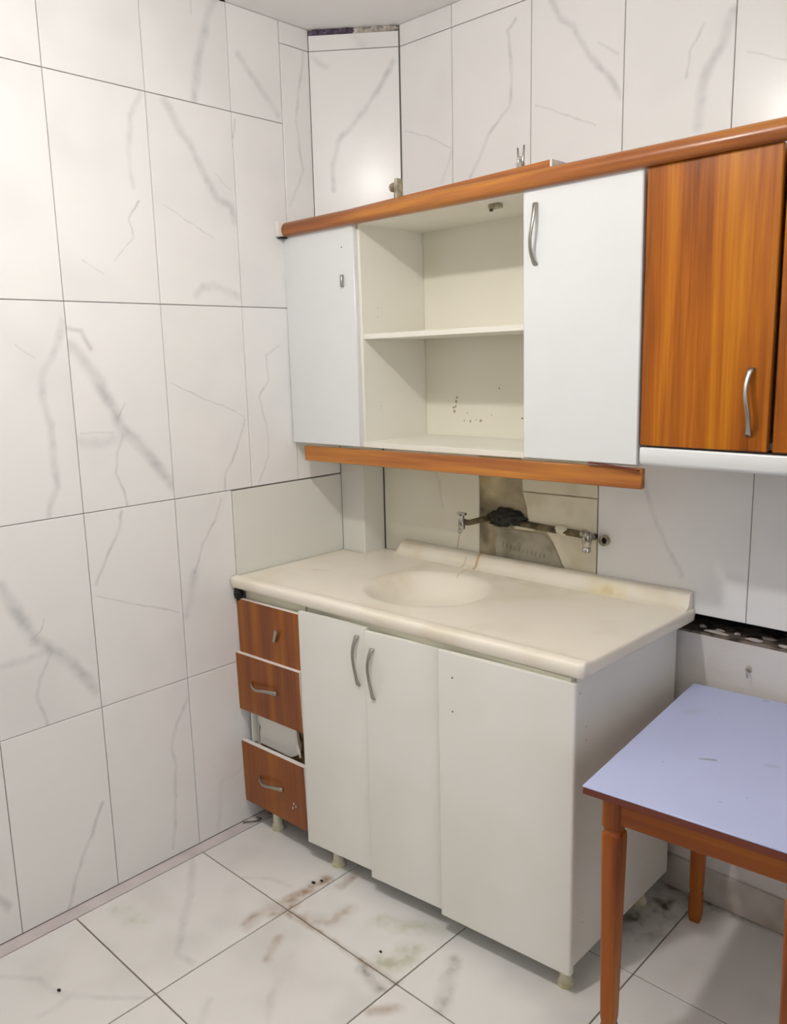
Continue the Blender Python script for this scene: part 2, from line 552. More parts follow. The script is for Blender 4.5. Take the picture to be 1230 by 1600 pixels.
M_plaster = layered('cream_plaster_patch', lin(226, 220, 198), [], 0.75, cloud=(lin(200, 190, 160), 0.6), cloud_scale=8, bump=0.2, bump_scale=50)
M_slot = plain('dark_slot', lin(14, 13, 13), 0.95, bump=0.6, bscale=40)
M_ledge = plain('broken_ledge', lin(128, 116, 104), 0.95, bump=1.0, bscale=40, var=lin(34, 30, 27), vscale=18)
M_chip = plain('plaster_chip', lin(186, 176, 168), 0.9, bump=0.6, bscale=60)
M_foam = plain('expanding_foam', lin(222, 216, 206), 0.9, bump=0.8, bscale=50, var=lin(150, 138, 130), vscale=30)
M_purple = plain('stained_gap', lin(122, 108, 128), 0.95, bump=0.8, bscale=50, var=lin(62, 50, 66), vscale=24)
M_chipboard = plain('raw_chipboard', lin(150, 120, 84), 0.9, bump=0.7, bscale=90, var=lin(96, 72, 46), vscale=26)
M_interior = plain('cream_cabinet_lining', lin(240, 237, 226), 0.45, var=lin(236, 232, 218), vscale=3)

VEIN_TINT = {'F': lin(176, 174, 172)}


def tile_mat(plane, u0, u1, v0, v1, cache={}):
    """marble print of one tile: the drawn veins that fall inside it"""
    cu_, cv_ = (u0 + u1) / 2, (v0 + v1) / 2
    ly = []
    for wid, st, pts in VEINS.get(plane, []):
        mx = sum(p[0] for p in pts) / len(pts)
        mz = sum(p[1] for p in pts) / len(pts)
        if u0 <= mx <= u1 and v0 <= mz <= v1:
            ly.append((VEIN_TINT.get(plane, VEIN), wid * 1.3, min(1.0, st * 1.15), 0.55, pts))
    if plane == 'F':
        for key, wid, st, pts in STAINS['F']:
            if any(u0 - wid <= p[0] <= u1 + wid and v0 - wid <= p[1] <= v1 + wid for p in pts):
                ly.append((STAIN_COL[key], wid * 2.0, min(1.0, st * 1.5), 0.7, pts))
        return layered('floor_marble', lin(232, 230, 226), ly, 0.24, cloud=(lin(205, 203, 198), 0.5), origin=(cu_, cv_),
                       warp=0.016, cloud_scale=4.0) if ly else FLOOR_PLAIN
    if not ly:
        return TILE_PLAIN
    return layered('marble_tile', TILE_BASE, ly, 0.24, spec=0.28, cloud=(lin(226, 225, 224), 0.5), origin=(cu_, cv_), warp=0.011)


def random_vein_mat(name, base, rough):
    r = random.Random(3)
    pts = [(-0.12, 0.27), (-0.06, 0.16), (0.0, 0.02), (0.05, -0.08), (0.12, -0.2)]
    return layered(name, base, [(VEIN, 0.02, 0.45, 0.4, pts)], rough, spec=0.28, cloud=(lin(226, 225, 224), 0.5), warp=0.02)


TILE_PLAIN = layered('marble_tile_plain', TILE_BASE, [], 0.24, spec=0.28, cloud=(lin(224, 223, 222), 0.5))
TILE_OFF = random_vein_mat('marble_tile_veined', TILE_BASE, 0.24)
TILE_SPLASH = layered('greyish_splash_tile', lin(228, 228, 221), [], 0.26, spec=0.3, cloud=(lin(218, 217, 206), 0.5))  # slightly greyer, greener tile for the left patch and pipe box
TILE_TAP = layered('warm_shade_splash_tile_streaked', lin(232, 229, 214), [(STAIN_COL['or'], 0.005, 0.7, 0.2, [(0.138, -0.19), (0.133, -0.215), (0.128, -0.24)]),
                   (lin(200, 196, 190), 0.012, 0.5, 0.4, [(0.0, 0.1), (0.05, -0.02), (0.06, -0.1)])], 0.26, spec=0.3, cloud=(lin(218, 212, 190), 0.5), warp=0.005)  # yellowish base paints in warm bounced shade below the cabinet; the streak is a stain
FLOOR_PLAIN = layered('floor_marble_plain', lin(232, 230, 226), [], 0.24, cloud=(lin(205, 203, 198), 0.5), cloud_scale=4.0)

_tile_cache = {}


def tile_mesh(w, h, t, mat):
    c = 0.0012
    x, y = w / 2, h / 2
    vs = []
    for zz, i in ((-t, 0), (-c, 0), (0, c)):
        vs += [(-x + i, -y + i, zz), (x - i, -y + i, zz), (x - i, y - i, zz), (-x + i, y - i, zz)]
    fs = [(3, 2, 1, 0), (8, 9, 10, 11)]
    for b in (0, 4):
        for k in range(4):
            fs.append((b + k, b + (k + 1) % 4, b + 4 + (k + 1) % 4, b + 4 + k))
    me = bpy.data.meshes.new('tile')
    me.from_pydata(vs, [], fs)
    me.materials.append(mat)
    return me


def put_tile(name, parent, plane, u0, u1, v0, v1, gap=0.0022, t=0.009, mat=None, raise_=0.0):
    mat = mat or tile_mat(plane, u0, u1, v0, v1)
    w, h = u1 - u0 - gap, v1 - v0 - gap
    key = (round(w, 4), round(h, 4), t, mat.name)
    if key not in _tile_cache:
        _tile_cache[key] = tile_mesh(w, h, t, mat)
    o = bpy.data.objects.new(name, _tile_cache[key])
    uc, vc = (u0 + u1) / 2, (v0 + v1) / 2
    if plane == 'L':
        X, Y, Z, O = (0, 1, 0), (0, 0, 1), (1, 0, 0), (raise_, uc, vc)
    elif plane == 'B':
        X, Y, Z, O = (1, 0, 0), (0, 0, 1), (0, -1, 0), (uc, -raise_, vc)
    elif plane == 'F':
        X, Y, Z, O = (1, 0, 0), (0, 1, 0), (0, 0, 1), (uc, vc, raise_)
    elif plane == 'D':
        X, Y, Z = DD, (0, 0, 1), DN
        O = Vector((0, -0.19, vc)) + Vector(DD) * uc + Vector(DN) * raise_
    elif plane == 'BF':      # front of the boxed pipe
        X, Y, Z, O = (1, 0, 0), (0, 0, 1), (0, -1, 0), (uc, -0.11, vc)
    elif plane == 'BS':      # side of the boxed pipe
        X, Y, Z, O = (0, 1, 0), (0, 0, 1), (1, 0, 0), (0.12, uc, vc)
    m = Matrix((X, Y, Z)).transposed().to_4x4()
    m.translation = Vector(O)
    link(o, parent)
    o.matrix_world = m
    return o


_l = math.hypot(0.242, 0.19)
DD = (0.242 / _l, 0.19 / _l, 0.0)
DN = (0.19 / _l, -0.242 / _l, 0.0)

# ------------------------------------------------------------------ the room
RX, RY = 3.3, -3.3
G = 0.006
floor = struct('floor')
rbox('grout_bed', -0.1, RX, RY, 0.02, -0.08, -0.0035, M_floor_grout, floor)
fx = [0.0, 0.052, 0.4985, 0.945, 1.3915, 1.838, 2.2845, 2.731, RX]
fy = [RY, -3.0825, -2.636, -2.1895, -1.743, -1.2965, -0.85, -0.4035, 0.018]
rbox('grout_strip', 0.0, 0.050, RY, 0.0, -0.01, -0.0006, plain('lilac_grout_strip', lin(214, 205, 203), 0.6, var=lin(196, 186, 186), vscale=5), floor)
for i in range(1, len(fx) - 1):
    for j in range(len(fy) - 1):
        put_tile('floor_tile', floor, 'F', fx[i], fx[i + 1], fy[j], fy[j + 1], gap=0.0038, t=0.012)

wall_left = struct('wall_left')
rbox('grout_backing', -0.12, -0.0055, RY, 0.3, 0.0, CEIL, M_grout, wall_left)
TW = 0.30267
cols = [-1.13046 + TW * k for k in (-7, -6, -5, -4, -3, -2, -1, 0, 1, 2)]
cols[0] = RY
rows = [0.0, 0.6, 1.2, 1.8, 2.4, CEIL]
for k in range(len(cols)):
    a = cols[k]
    for r in range(5):
        b = cols[k + 1] if k + 1 < len(cols) else -0.317
        v0, v1 = rows[r], rows[r + 1]
        if k == len(cols) - 1 and r == 1:
            continue
        if k == len(cols) - 2 and r == 1:
            b = -0.61
        mt = None
        if b < -1.40:
            mt = TILE_OFF if (k + r) % 2 else TILE_PLAIN
        put_tile('wall_tile', wall_left, 'L', a, b, v0, v1, mat=mt)
put_tile('wall_tile', wall_left, 'L', -0.61, -0.109, 0.86, 1.197, raise_=0.002, mat=TILE_SPLASH)
put_tile('wall_tile', wall_left, 'L', -0.61, -0.112, 0.6, 0.86)
put_tile('wall_tile', wall_left, 'L', -0.316, -0.109, 1.2, 1.8)
put_tile('wall_tile', wall_left, 'L', -0.316, -0.112, 1.8, 2.05)
put_tile('wall_tile', wall_left, 'L', -0.316, -0.19, 2.05, 2.649)
put_tile('wall_tile', wall_left, 'L', -0.316, -0.19, 2.649, CEIL)

wall_back = struct('wall_back')
rbox('grout_backing', -0.1, RX, 0.0055, 0.25, 0.888, CEIL, M_grout, wall_back)
bx = [0.245, 0.4699, 0.7726, 1.0752, 1.3779, 1.6806, 1.9833, 2.286, 2.5887, 2.8914, RX]
for i in range(len(bx) - 1):
    off_m = (TILE_OFF if i % 2 else TILE_PLAIN) if i > 5 else None
    put_tile('wall_tile', wall_back, 'B', bx[i], bx[i + 1], 2.049, 2.649, mat=off_m)
    put_tile('wall_tile', wall_back, 'B', bx[i], bx[i + 1], 2.649, CEIL, mat=TILE_PLAIN)
for a, b in ((1.028, 1.485), (1.485, 1.942), (1.942, 2.4), (2.4, 2.857), (2.857, RX)):
    put_tile('wall_tile', wall_back, 'B', a, b, 0.888, 1.49, t=0.012)
    put_tile('wall_tile', wall_back, 'B', a, b, 1.49, 2.049, t=0.012, mat=TILE_PLAIN)
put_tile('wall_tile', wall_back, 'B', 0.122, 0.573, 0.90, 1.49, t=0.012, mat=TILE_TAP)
# bare patch behind the sink taps: mortar, an old adhesive bed with combed ridges, plaster
rbox('bare_mortar', 0.573, 1.028, 0.0045, 0.02, 0.90, 1.49, M_mortar, wall_back)
prism('plaster_patch', [(0.752, 1.183), (0.775, 1.183), (1.024, 1.186), (1.024, 0.93), (0.93, 0.93), (0.905, 0.965), (0.872, 1.03),
                        (0.845, 1.062), (0.775, 1.085), (0.768, 1.135)], 0.0005, 0.006, M_plaster, wall_back, 'y')
prism('plaster_patch', [(0.752, 1.187), (1.024, 1.19), (1.024, 1.30), (0.745, 1.30)], 0.0012, 0.006, M_plaster, wall_back, 'y')
prism('adhesive_bed', [(0.648, 0.92), (0.915, 0.92), (0.90, 0.962), (0.868, 1.02), (0.835, 1.052), (0.655, 1.05), (0.640, 0.99)],
      0.0025, 0.006, M_adhesive, wall_back, 'y')
vs, fs = [], []
for k in range(11):
    x = 0.665 + 0.0165 * k
    z0, z1 = 0.985 - 0.0012 * k, 1.003 - 0.0016 * k
    b = len(vs)
    vs += [(x, 0.0026, z0), (x + 0.007, 0.0026, z0 - 0.002), (x + 0.010, 0.0026, z1), (x + 0.004, 0.0026, z1 + 0.002), (x + 0.0055, -0.002, (z0 + z1) / 2)]
    fs += [(b, b + 1, b + 4), (b + 1, b + 2, b + 4), (b + 2, b + 3, b + 4), (b + 3, b, b + 4)]
ridges = mesh_obj('combed_ridges', vs, fs, M_adhesive, wall_back)
ridges['kind'] = 'stuff'
# lower wall, set back a little, with the open chase along its top
rbox('lower_plaster', -0.1, RX, 0.018, 0.25, -0.05, 0.824, M_low_wall, wall_back)
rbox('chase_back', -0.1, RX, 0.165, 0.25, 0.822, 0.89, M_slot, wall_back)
bm = bmesh.new()
nx = 110
rr = random.Random(5)
grid = []
for i in range(nx + 1):
    x = 1.20 + (RX - 1.20) * i / nx
    row = []
    for j, (y, z) in enumerate(((0.0185, 0.818), (0.022, 0.832), (0.05, 0.834), (0.09, 0.832), (0.165, 0.828))):
        d = noise.noise(Vector((x * 22, y * 40, 1.0)))
        row.append(bm.verts.new((x, y + (0.004 * d if 0 < j < 4 else 0), z + (0.007 * d if 0 < j < 4 else 0))))
    grid.append(row)
for i in range(nx):
    for j in range(4):
        bm.faces.new((grid[i][j], grid[i + 1][j], grid[i + 1][j + 1], grid[i][j + 1]))
bm_obj('broken_ledge', bm, M_ledge, wall_back)
for k, (x, y, w, d) in enumerate(((1.345, 0.055, 0.016, 0.012), (1.40, 0.045, 0.022, 0.008), (1.447, 0.05, 0.014, 0.010), (1.40, 0.022, 0.05, 0.004),
                                  (1.503, 0.026, 0.034, 0.006), (1.53, 0.06, 0.03, 0.012), (1.585, 0.024, 0.026, 0.006), (1.62, 0.07, 0.02, 0.012))):
    c = lump('plaster_chip', (x, y, 0.838), (w * 0.7, d * 0.8, 0.005), M_chip, wall_back, 0.5, k, 2)
rbox('skirting', 1.0, RX, 0.008, 0.019, 0.002, 0.108, M_skirt, wall_back, 0.003)

wall_corner = struct('wall_corner')
# boxed pipe below, slanting panel above
rbox('pipe_box', -0.02, 0.1145, -0.1045, 0.02, 0.0, 2.05, M_grout, wall_corner)
put_tile('wall_tile', wall_corner, 'BF', 0.001, 0.1195, 0.90, 1.45, mat=TILE_SPLASH)
put_tile('wall_tile', wall_corner, 'BF', 0.001, 0.1195, 1.45, 2.05)
put_tile('wall_tile', wall_corner, 'BS', -0.1095, -0.001, 0.90, 1.45, mat=TILE_SPLASH)
put_tile('wall_tile', wall_corner, 'BS', -0.1095, -0.001, 1.45, 2.05)
dz0 = 2.05
o = prism('slant_backing', [(-0.02, -0.1975), (0.238, 0.0045), (0.238, 0.02), (-0.02, 0.02)], dz0, 2.69, M_grout, wall_corner)
put_tile('wall_tile', wall_corner, 'D', 0.0, 0.3077, dz0, 2.649, raise_=0.003)
put_tile('wall_tile', wall_corner, 'D', 0.0, 0.3077, 2.649, 2.699, raise_=0.003)
# crumbled foam in the gap under the ceiling
for k, (s_, z_, sx, sz, mt) in enumerate(((0.03, 2.706, 0.035, 0.012, M_purple), (0.08, 2.708, 0.035, 0.011, M_purple), (0.13, 2.708, 0.03, 0.011, M_purple),
                                          (0.185, 2.706, 0.036, 0.014, M_foam), (0.235, 2.708, 0.034, 0.012, M_foam), (0.28, 2.709, 0.03, 0.010, M_foam))):
    p = Vector((0, -0.19, z_)) + Vector(DD) * s_ - Vector(DN) * 0.012
    c = lump('gap_filler', p, (sx, 0.018, sz), mt, wall_corner, 0.5, k + 3, 3, 4.0)
    c.rotation_euler = (0, 0, math.atan2(DD[1], DD[0]))

ceiling = struct('ceiling')
rbox('ceiling_slab', -0.1, RX + 0.1, RY - 0.1, 0.25, CEIL, CEIL + 0.1, M_ceiling, ceiling)
for k, (y, w) in enumerate(((-0.59, 0.035), (-0.545, 0.02))):
    lump('ceiling_crack', (0.004, y, CEIL - 0.001), (0.003, w, 0.003), M_slot, ceiling, 0.4, k, 2)
wall_right = struct('wall_right')
# unseen tall opening, added on the right to let in fill light
WY0, WY1, WZ0, WZ1 = -3.0, -1.2, 0.7, 2.3
rbox('wall_slab', RX, RX + 0.1, RY, WY0, 0.0, CEIL, M_far_wall, wall_right)
rbox('wall_slab', RX, RX + 0.1, WY1, 0.25, 0.0, CEIL, M_far_wall, wall_right)
rbox('wall_slab', RX, RX + 0.1, WY0, WY1, 0.0, WZ0, M_far_wall, wall_right)
rbox('wall_slab', RX, RX + 0.1, WY0, WY1, WZ1, CEIL, M_far_wall, wall_right)
wall_front = struct('wall_front')
# unseen wide opening, added behind the camera for soft fill light
OX0, OX1, OZ0, OZ = 0.6, 2.5, 1.8, 2.45
rbox('wall_slab', -0.1, OX0, RY - 0.1, RY, 0.0, CEIL, M_far_wall, wall_front)
rbox('wall_slab', OX1, RX + 0.1, RY - 0.1, RY, 0.0, CEIL, M_far_wall, wall_front)
rbox('wall_slab', OX0, OX1, RY - 0.1, RY, 0.0, OZ0, M_far_wall, wall_front)
rbox('fill_opening_head', OX0, OX1, RY - 0.1, RY, OZ, CEIL, M_far_wall, wall_front)

# ------------------------------------------------------------------ lamp (just out of view, hanging from the ceiling)
lamp = thing('ceiling_lamp', 'small glowing flat glass globe lamp on a short stem from the ceiling', 'lamp', (BULB.x, BULB.y, CEIL))
lathe('ceiling_rose', [(0.04, -0.018), (0.045, -0.010), (0.045, 0.0)], M_white, lamp)
tube('stem', [(0, 0, -0.015), (0, 0, -0.145)], 0.006, M_white, lamp)
lathe('cap', [(0.02, BULB.z - CEIL + 0.019), (0.022, BULB.z - CEIL + 0.034), (0.014, BULB.z - CEIL + 0.045)], M_white, lamp)
mb, nt, bs = new_mat('glowing_bulb')
em = N(nt, 'ShaderNodeEmission')
em.inputs[0].default_value = BULB_COLOR + (1,)
em.inputs[1].default_value = BULB_STRENGTH
nt.links.new(em.outputs[0], nt.nodes['Material Output'].inputs[0])
dz = BULB.z - CEIL
lathe('glass_globe', [(0.018, dz - 0.0195), (0.040, dz - 0.0125), (0.050, dz), (0.040, dz + 0.0125), (0.018, dz + 0.0195)], mb, lamp, n=12)


# ------------------------------------------------------------------ handles
def handle_mesh(L, out, w=0.0125, t=0.0055, wave=0.004):
    """wavy bow handle along local z, standing out along -y; feet at z = +-L/2"""
    n = 26
    pts = []
    for i in range(n + 1):
        s = i / n
        z = (s - 0.5) * L
        o = out * (math.sin(math.pi * s) ** 0.75) + 0.002
        x = wave * math.sin(2 * math.pi * s)
        ww = w * (1.0 - 0.28 * math.sin(math.pi * s)) * (1.15 if s < 0.06 or s > 0.94 else 1.0)
        pts.append((Vector((x, -o, z)), ww))
    vs, fs = [], []
    for i, (p, ww) in enumerate(pts):
        d = (pts[min(i + 1, n)][0] - pts[max(i - 1, 0)][0]).normalized()
        nn = Vector((1, 0, 0)).cross(d).normalized()
        for a, b in ((-0.5, -0.25), (-0.3, -0.5), (0.3, -0.5), (0.5, -0.25), (0.5, 0.25), (0.3, 0.5), (-0.3, 0.5), (-0.5, 0.25)):
            vs.append(p + Vector((a * ww, 0, 0)) + nn * (b * t))
    for i in range(n):
        for k in range(8):
            k2 = (k + 1) % 8
            fs.append((i * 8 + k, i * 8 + k2, i * 8 + 8 + k2, i * 8 + 8 + k))
    fs += [tuple(range(8)), tuple(n * 8 + k for k in range(8))]
    return vs, fs


def handle(parent, loc, L=0.15, out=0.024, horizontal=False, mat=None, flip=False, roll_=0.0, wave=0.004):
    vs, fs = handle_mesh(L, out, wave=-wave if flip else wave)
    o = mesh_obj('handle', vs, fs, mat or M_metal, parent, loc, smooth=True)
    o.rotation_euler = (0, (math.pi / 2 if horizontal else 0) + roll_, 0)
    o['label'] = 'wavy metal bow handle'
    return o


# ------------------------------------------------------------------ wall cabinet (white doors and open shelves)
TILT = -0.0085
wc = thing('wall_cabinet', 'white wall cabinet with open cream shelves between two white doors', 'cabinet', (0, 0, 1.33), (0, TILT, 0))
o3 = (0, 0, 1.33)


def wbox(name, a, mat, parent=None, bevel=0.001):
    return rbox(name, *a, mat, wc if parent is None else parent, bevel, 1, o3 if parent is None else (0, 0, 0))


wbox('side_panel', (0.004, 0.020, -0.318, -0.116, 1.338, 2.036), M_interior)
wbox('side_panel', (0.3405, 0.3565, -0.32, -0.004, 1.338, 2.036), layered(
    'cream_side_with_screw_holes', lin(240, 237, 226), [(lin(60, 50, 40), 0.0022, 1.0, 0.0, [(-0.085, 0.093), (-0.085, 0.0935)]),
    (lin(60, 50, 40), 0.0022, 1.0, 0.0, [(-0.085, 0.066), (-0.085, 0.0665)]), (lin(110, 100, 80), 0.002, 0.9, 0.0, [(-0.083, -0.222), (-0.083, -0.2225)]),
    (lin(110, 100, 80), 0.002, 0.9, 0.0, [(-0.083, -0.236), (-0.083, -0.2365)])], 0.45, plane='yz', warp=0.0))
wbox('side_panel', (0.986, 1.002, -0.32, -0.004, 1.338, 2.036), M_interior)
wbox('side_panel', (1.303, 1.319, -0.32, -0.004, 1.338, 2.036), M_interior)
wbox('top_panel', (0.124, 1.319, -0.32, -0.004, 2.034, 2.048), M_interior)
wbox('top_panel', (0.004, 0.124, -0.32, -0.116, 2.034, 2.048), M_interior)
wbox('bottom_panel', (0.124, 1.319, -0.322, -0.004, 1.334, 1.351), M_interior)
wbox('bottom_panel', (0.004, 0.124, -0.322, -0.116, 1.334, 1.351), M_interior)
SPOT = lin(92, 74, 30)
OCH = lin(150, 120, 40)
spots = []


def spot(x, z, r, c=SPOT):
    spots.append((c, r, 1.0, 0.0, [(x, z), (x + 0.001, z + 0.001)]))


# mould spots, in the back panel's own coordinates (centre 0.671, 1.693)
for x, z, r in ((0.492, 1.468, 0.008), (0.488, 1.452, 0.006), (0.483, 1.435, 0.007), (0.480, 1.447, 0.005), (0.496, 1.482, 0.005), (0.672, 1.512, 0.004),
                (0.553, 1.403, 0.005), (0.526, 1.404, 0.004), (0.595, 1.406, 0.007), (0.577, 1.408, 0.003), (0.762, 1.418, 0.005), (0.64, 1.425, 0.003),
                (0.54, 1.43, 0.003)):
    spot(x - 0.671, z - 1.693, r, OCH if r > 0.0055 else SPOT)
M_backpanel = layered('cream_back_with_mould_spots', lin(240, 236, 222), spots, 0.45, plane='xz', warp=0.004, warp_scale=60,
                      cloud=(lin(232, 228, 206), 0.6))
wbox('back_panel', (0.357, 0.985, -0.018, -0.010, 1.351, 2.035), M_backpanel)
wbox('shelf', (0.357, 0.9855, -0.316, -0.018, 1.681, 1.697), M_interior)
d = wbox('door', (0.005, 0.3455, -0.337, -0.3195, 1.336, 2.039), M_white, bevel=0.003)
d['label'] = 'narrow white door with a broken handle stub'
h = rbox('handle_stub', 0.288, 0.298, -0.348, -0.337, 1.848, 1.886, M_metal, d, 0.002, 1, (0.17525, -0.32825, 1.6875))
h.location.z -= 0
lathe('screw_hole', [(0.002, 0), (0.002, 0.002)], M_black, d, (0.292 - 0.17525, -0.0085, 1.971 - 1.6875), 8, (math.pi / 2, 0, 0))
d = wbox('door', (0.987, 1.324, -0.340, -0.3205, 1.338, 2.041), M_white, bevel=0.003)
d['label'] = 'wide white door with a metal bow handle'
handle(d, (1.027 - 1.1555, -0.010, 1.922 - 1.6895), 0.152, 0.022, flip=True)
hb = wbox('hinge_remnant', (0.815, 0.85, -0.262, -0.236, 2.022, 2.034), M_brass, bevel=0.002)
lathe('screw', [(0.005, -0.010), (0.006, 0.0)], M_rust, wc, (0.818, -0.25, 2.026 - 1.33), 10)

# cornice above the cabinets
co = thing('cornice', 'long brown wood cornice running above the wall cabinets', 'cornice', (0, 0, 2.03), (0, TILT, 0))
prof = [(-0.318, 0.006), (-0.350, 0.003), (-0.358, 0.008), (-0.362, 0.018), (-0.362, 0.028), (-0.357, 0.040), (-0.347, 0.048), (-0.330, 0.051), (-0.318, 0.051)]
extrude_x('moulding', prof, 0.022, 1.99, M_wood_x, co)
mesh_obj('top_board', [(0.34, -0.335, 0.048), (1.06, -0.335, 0.048), (1.06, -0.335, 0.068), (0.34, -0.335, 0.0515),
                       (0.34, -0.16, 0.048), (1.06, -0.16, 0.048), (1.06, -0.16, 0.068), (0.34, -0.16, 0.0515)],
         [(0, 1, 2, 3), (4, 5, 6, 7), (0, 1, 5, 4), (3, 2, 6, 7), (0, 3, 7, 4), (1, 2, 6, 5)], M_wood_x, co)
rbox('board_end', 1.06, 1.066, -0.336, -0.16, 0.047, 0.0685, M_edge, co)
e = rbox('end_block', 0.0015, 0.022, -0.374, -0.325, 0.003, 0.050, M_edge, co, 0.002, 1)
rbox('end_strip', 0.0015, 0.022, -0.362, -0.33, -0.002, 0.003, M_black, co, 0.0, 1)

# hinges left standing on the cornice
hg = thing('cabinet_hinge', 'pale metal hinge with a round cup on the cornice near the corner', 'hinge', (0.527, -0.325, 2.0865), group='hinges left on the cornice')
rbox('plate', -0.006, 0.006, -0.012, 0.012, 0.0, 0.058, M_brass, hg, 0.0015, 1)
lathe('cup', [(0.012, -0.008), (0.014, 0.0), (0.014, 0.006), (0.010, 0.008)], M_brass, hg, (-0.013, -0.006, 0.034), 14, (0, math.pi / 2, 0))
lathe('screw', [(0.005, 0.0), (0.005, 0.006)], M_brass, hg, (-0.026, -0.006, 0.036), 10, (0, math.pi / 2, 0))
rbox('arm', -0.010, 0.000, -0.010, 0.004, 0.0, 0.018, M_black, hg, 0.001, 1)
hg = thing('cabinet_hinge', 'grey forked metal hinge arm standing on the cornice above open shelves', 'hinge', (0.965, -0.327, 2.0975), group='hinges left on the cornice')
for sx, ln in ((-1, 0.056), (1, 0.060)):
    t_ = tube('prong', [(0.006 * sx * 0.6, 0, 0.0), (0.007 * sx, 0, 0.02), (0.010 * sx, 0, ln)], [0.004, 0.0038, 0.0022], M_chrome, hg, 8)
rbox('base', -0.010, 0.008, -0.008, 0.008, 0.0, 0.020, M_metal, hg, 0.002, 1)
rbox('bridge', -0.006, 0.006, -0.003, 0.003, 0.018, 0.034, M_chrome, hg, 0.001, 1)

# wood valance below
va = thing('valance', 'brown wood valance strip hanging below the white wall cabinet', 'valance', (0, 0, 1.275), (0, TILT * 1.35, 0))
rbox('valance_board', 0.062, 1.336, -0.336, -0.318, 0.0, 0.0515, M_wood_x, va, 0.002, 1)
vs, fs = [], []
for k in range(13):
    s = k / 12
    x = 1.19 + 0.14 * s
    z = 0.0575 - 0.012 * (s ** 1.4)
    vs += [(x, -0.345, z), (x, -0.337, z), (x, -0.337, z + 0.003), (x, -0.345, z + 0.003)]
for k in range(12):
    for q in range(4):
        fs.append((k * 4 + q, k * 4 + (q + 1) % 4, k * 4 + 4 + (q + 1) % 4, k * 4 + 4 + q))
fs += [(0, 1, 2, 3), (48, 49, 50, 51)]
p_ = mesh_obj('peeling_edge', vs, fs, M_table_edge, va)

# ------------------------------------------------------------------ wood-fronted wall cabinet and the hood under it
wd_ = thing('wall_cabinet', 'brown wood grain wall cabinet right of the white doors', 'cabinet', (1.33, 0, 1.40), (0, TILT * 0.3, 0))
ow = (1.33, 0, 1.40)


def w2(name, a, mat, parent=None, bevel=0.001):
    return rbox(name, *a, mat, wd_, bevel, 1, ow)


w2('side_panel', (1.326, 1.342, -0.312, -0.002, 1.402, 2.036), M_wood_v)
w2('side_panel', (1.95, 1.966, -0.312, -0.002, 1.402, 2.036), M_wood_v)
w2('top_panel', (1.326, 1.966, -0.312, -0.002, 2.022, 2.036), M_interior)
w2('bottom_panel', (1.326, 1.966, -0.312, -0.002, 1.402, 1.418), M_interior)
w2('back_panel', (1.342, 1.95, -0.02, -0.012, 1.418, 2.022), M_interior)
d = w2('door', (1.3285, 1.631, -0.3395, -0.3215, 1.400, 2.046), M_wood_v, bevel=0.0025)
d['label'] = 'brown wood grain door with a bow handle low on its right'
handle(d, (1.590 - 1.48, -0.009, 1.510 - 1.723), 0.148, 0.024)
d = w2('door', (1.641, 1.955, -0.3395, -0.3215, 1.400, 2.046), M_wood_v, bevel=0.0025)
handle(d, (1.685 - 1.799, -0.009, 1.510 - 1.723), 0.148, 0.024)

hd = thing('range_hood', 'slim white hood slab under the brown wood wall cabinet', 'hood', (1.34, 0, 1.352))
prof = [(-0.010, 0.0), (-0.336, 0.0), (-0.343, 0.003), (-0.347, 0.010), (-0.348, 0.040), (-0.345, 0.044), (-0.010, 0.044)]
extrude_x('hood_body', prof, -0.006, 0.62, M_white, hd)
rbox('grille', 0.05, 0.56, -0.30, -0.06, -0.003, 0.0005, M_metal, hd)
rbox('spacer_strip', 0.004, 0.60, -0.335, -0.30, 0.0435, 0.0475, M_black, hd)

# ------------------------------------------------------------------ worktop with moulded basin
ct = thing('countertop', 'cream stained worktop with a shallow round moulded basin', 'countertop', (0, 0, 0.865))
M_counter = layered('cream_composite', lin(244, 237, 222),
                    [(STAIN_COL[k], w * 1.3, s, 0.6, p) for k, w, s, p in STAINS['C']], 0.28, warp=0.02,
                    cloud=(lin(230, 217, 194), 0.55), cloud_scale=5.0)
ZT = 0.040
nx, ny = 112, 56
BC, BR = Vector((0.612, -0.318)), 0.195


def y_back(x):
    return -0.114 if x < 0.124 else -0.0025


def top_z(x, y, yf):
    r = math.hypot((x - BC.x) / 1.05, y - BC.y) / BR
    z = ZT
    if r < 1:
        k = 1 - r * r
        z -= 0.088 * (k * k * (3 - 2 * k)) * 0.75 + 0.05 * min(1.0, k * 1.6) * 0.5
    lip = max(0.0, 1 - abs(y - (yf + 0.012)) / 0.022)
    z += 0.0045 * lip * lip * (3 - 2 * lip)
    return z


bm = bmesh.new()
xs = [0.003 + (0.121 * i / 10) for i in range(11)] + [0.1241 + (1.326 - 0.1241) * i / (nx - 11) for i in range(nx - 10)]
G_ = []
for x in xs:
    yf = -0.630 + 0.045 * x / 1.33
    yb = y_back(x)
    col_ = []
    for j in range(ny + 1):
        t = j / ny
        y = yf + (yb - yf) * t
        xx = x + 0.012 * t * (x / 1.326) ** 6
        col_.append(bm.verts.new((xx, y, top_z(xx, y, yf))))
    G_.append(col_)
for i in range(len(xs) - 1):
    for j in range(ny):
        bm.faces.new((G_[i][j], G_[i + 1][j], G_[i + 1][j + 1], G_[i][j + 1]))
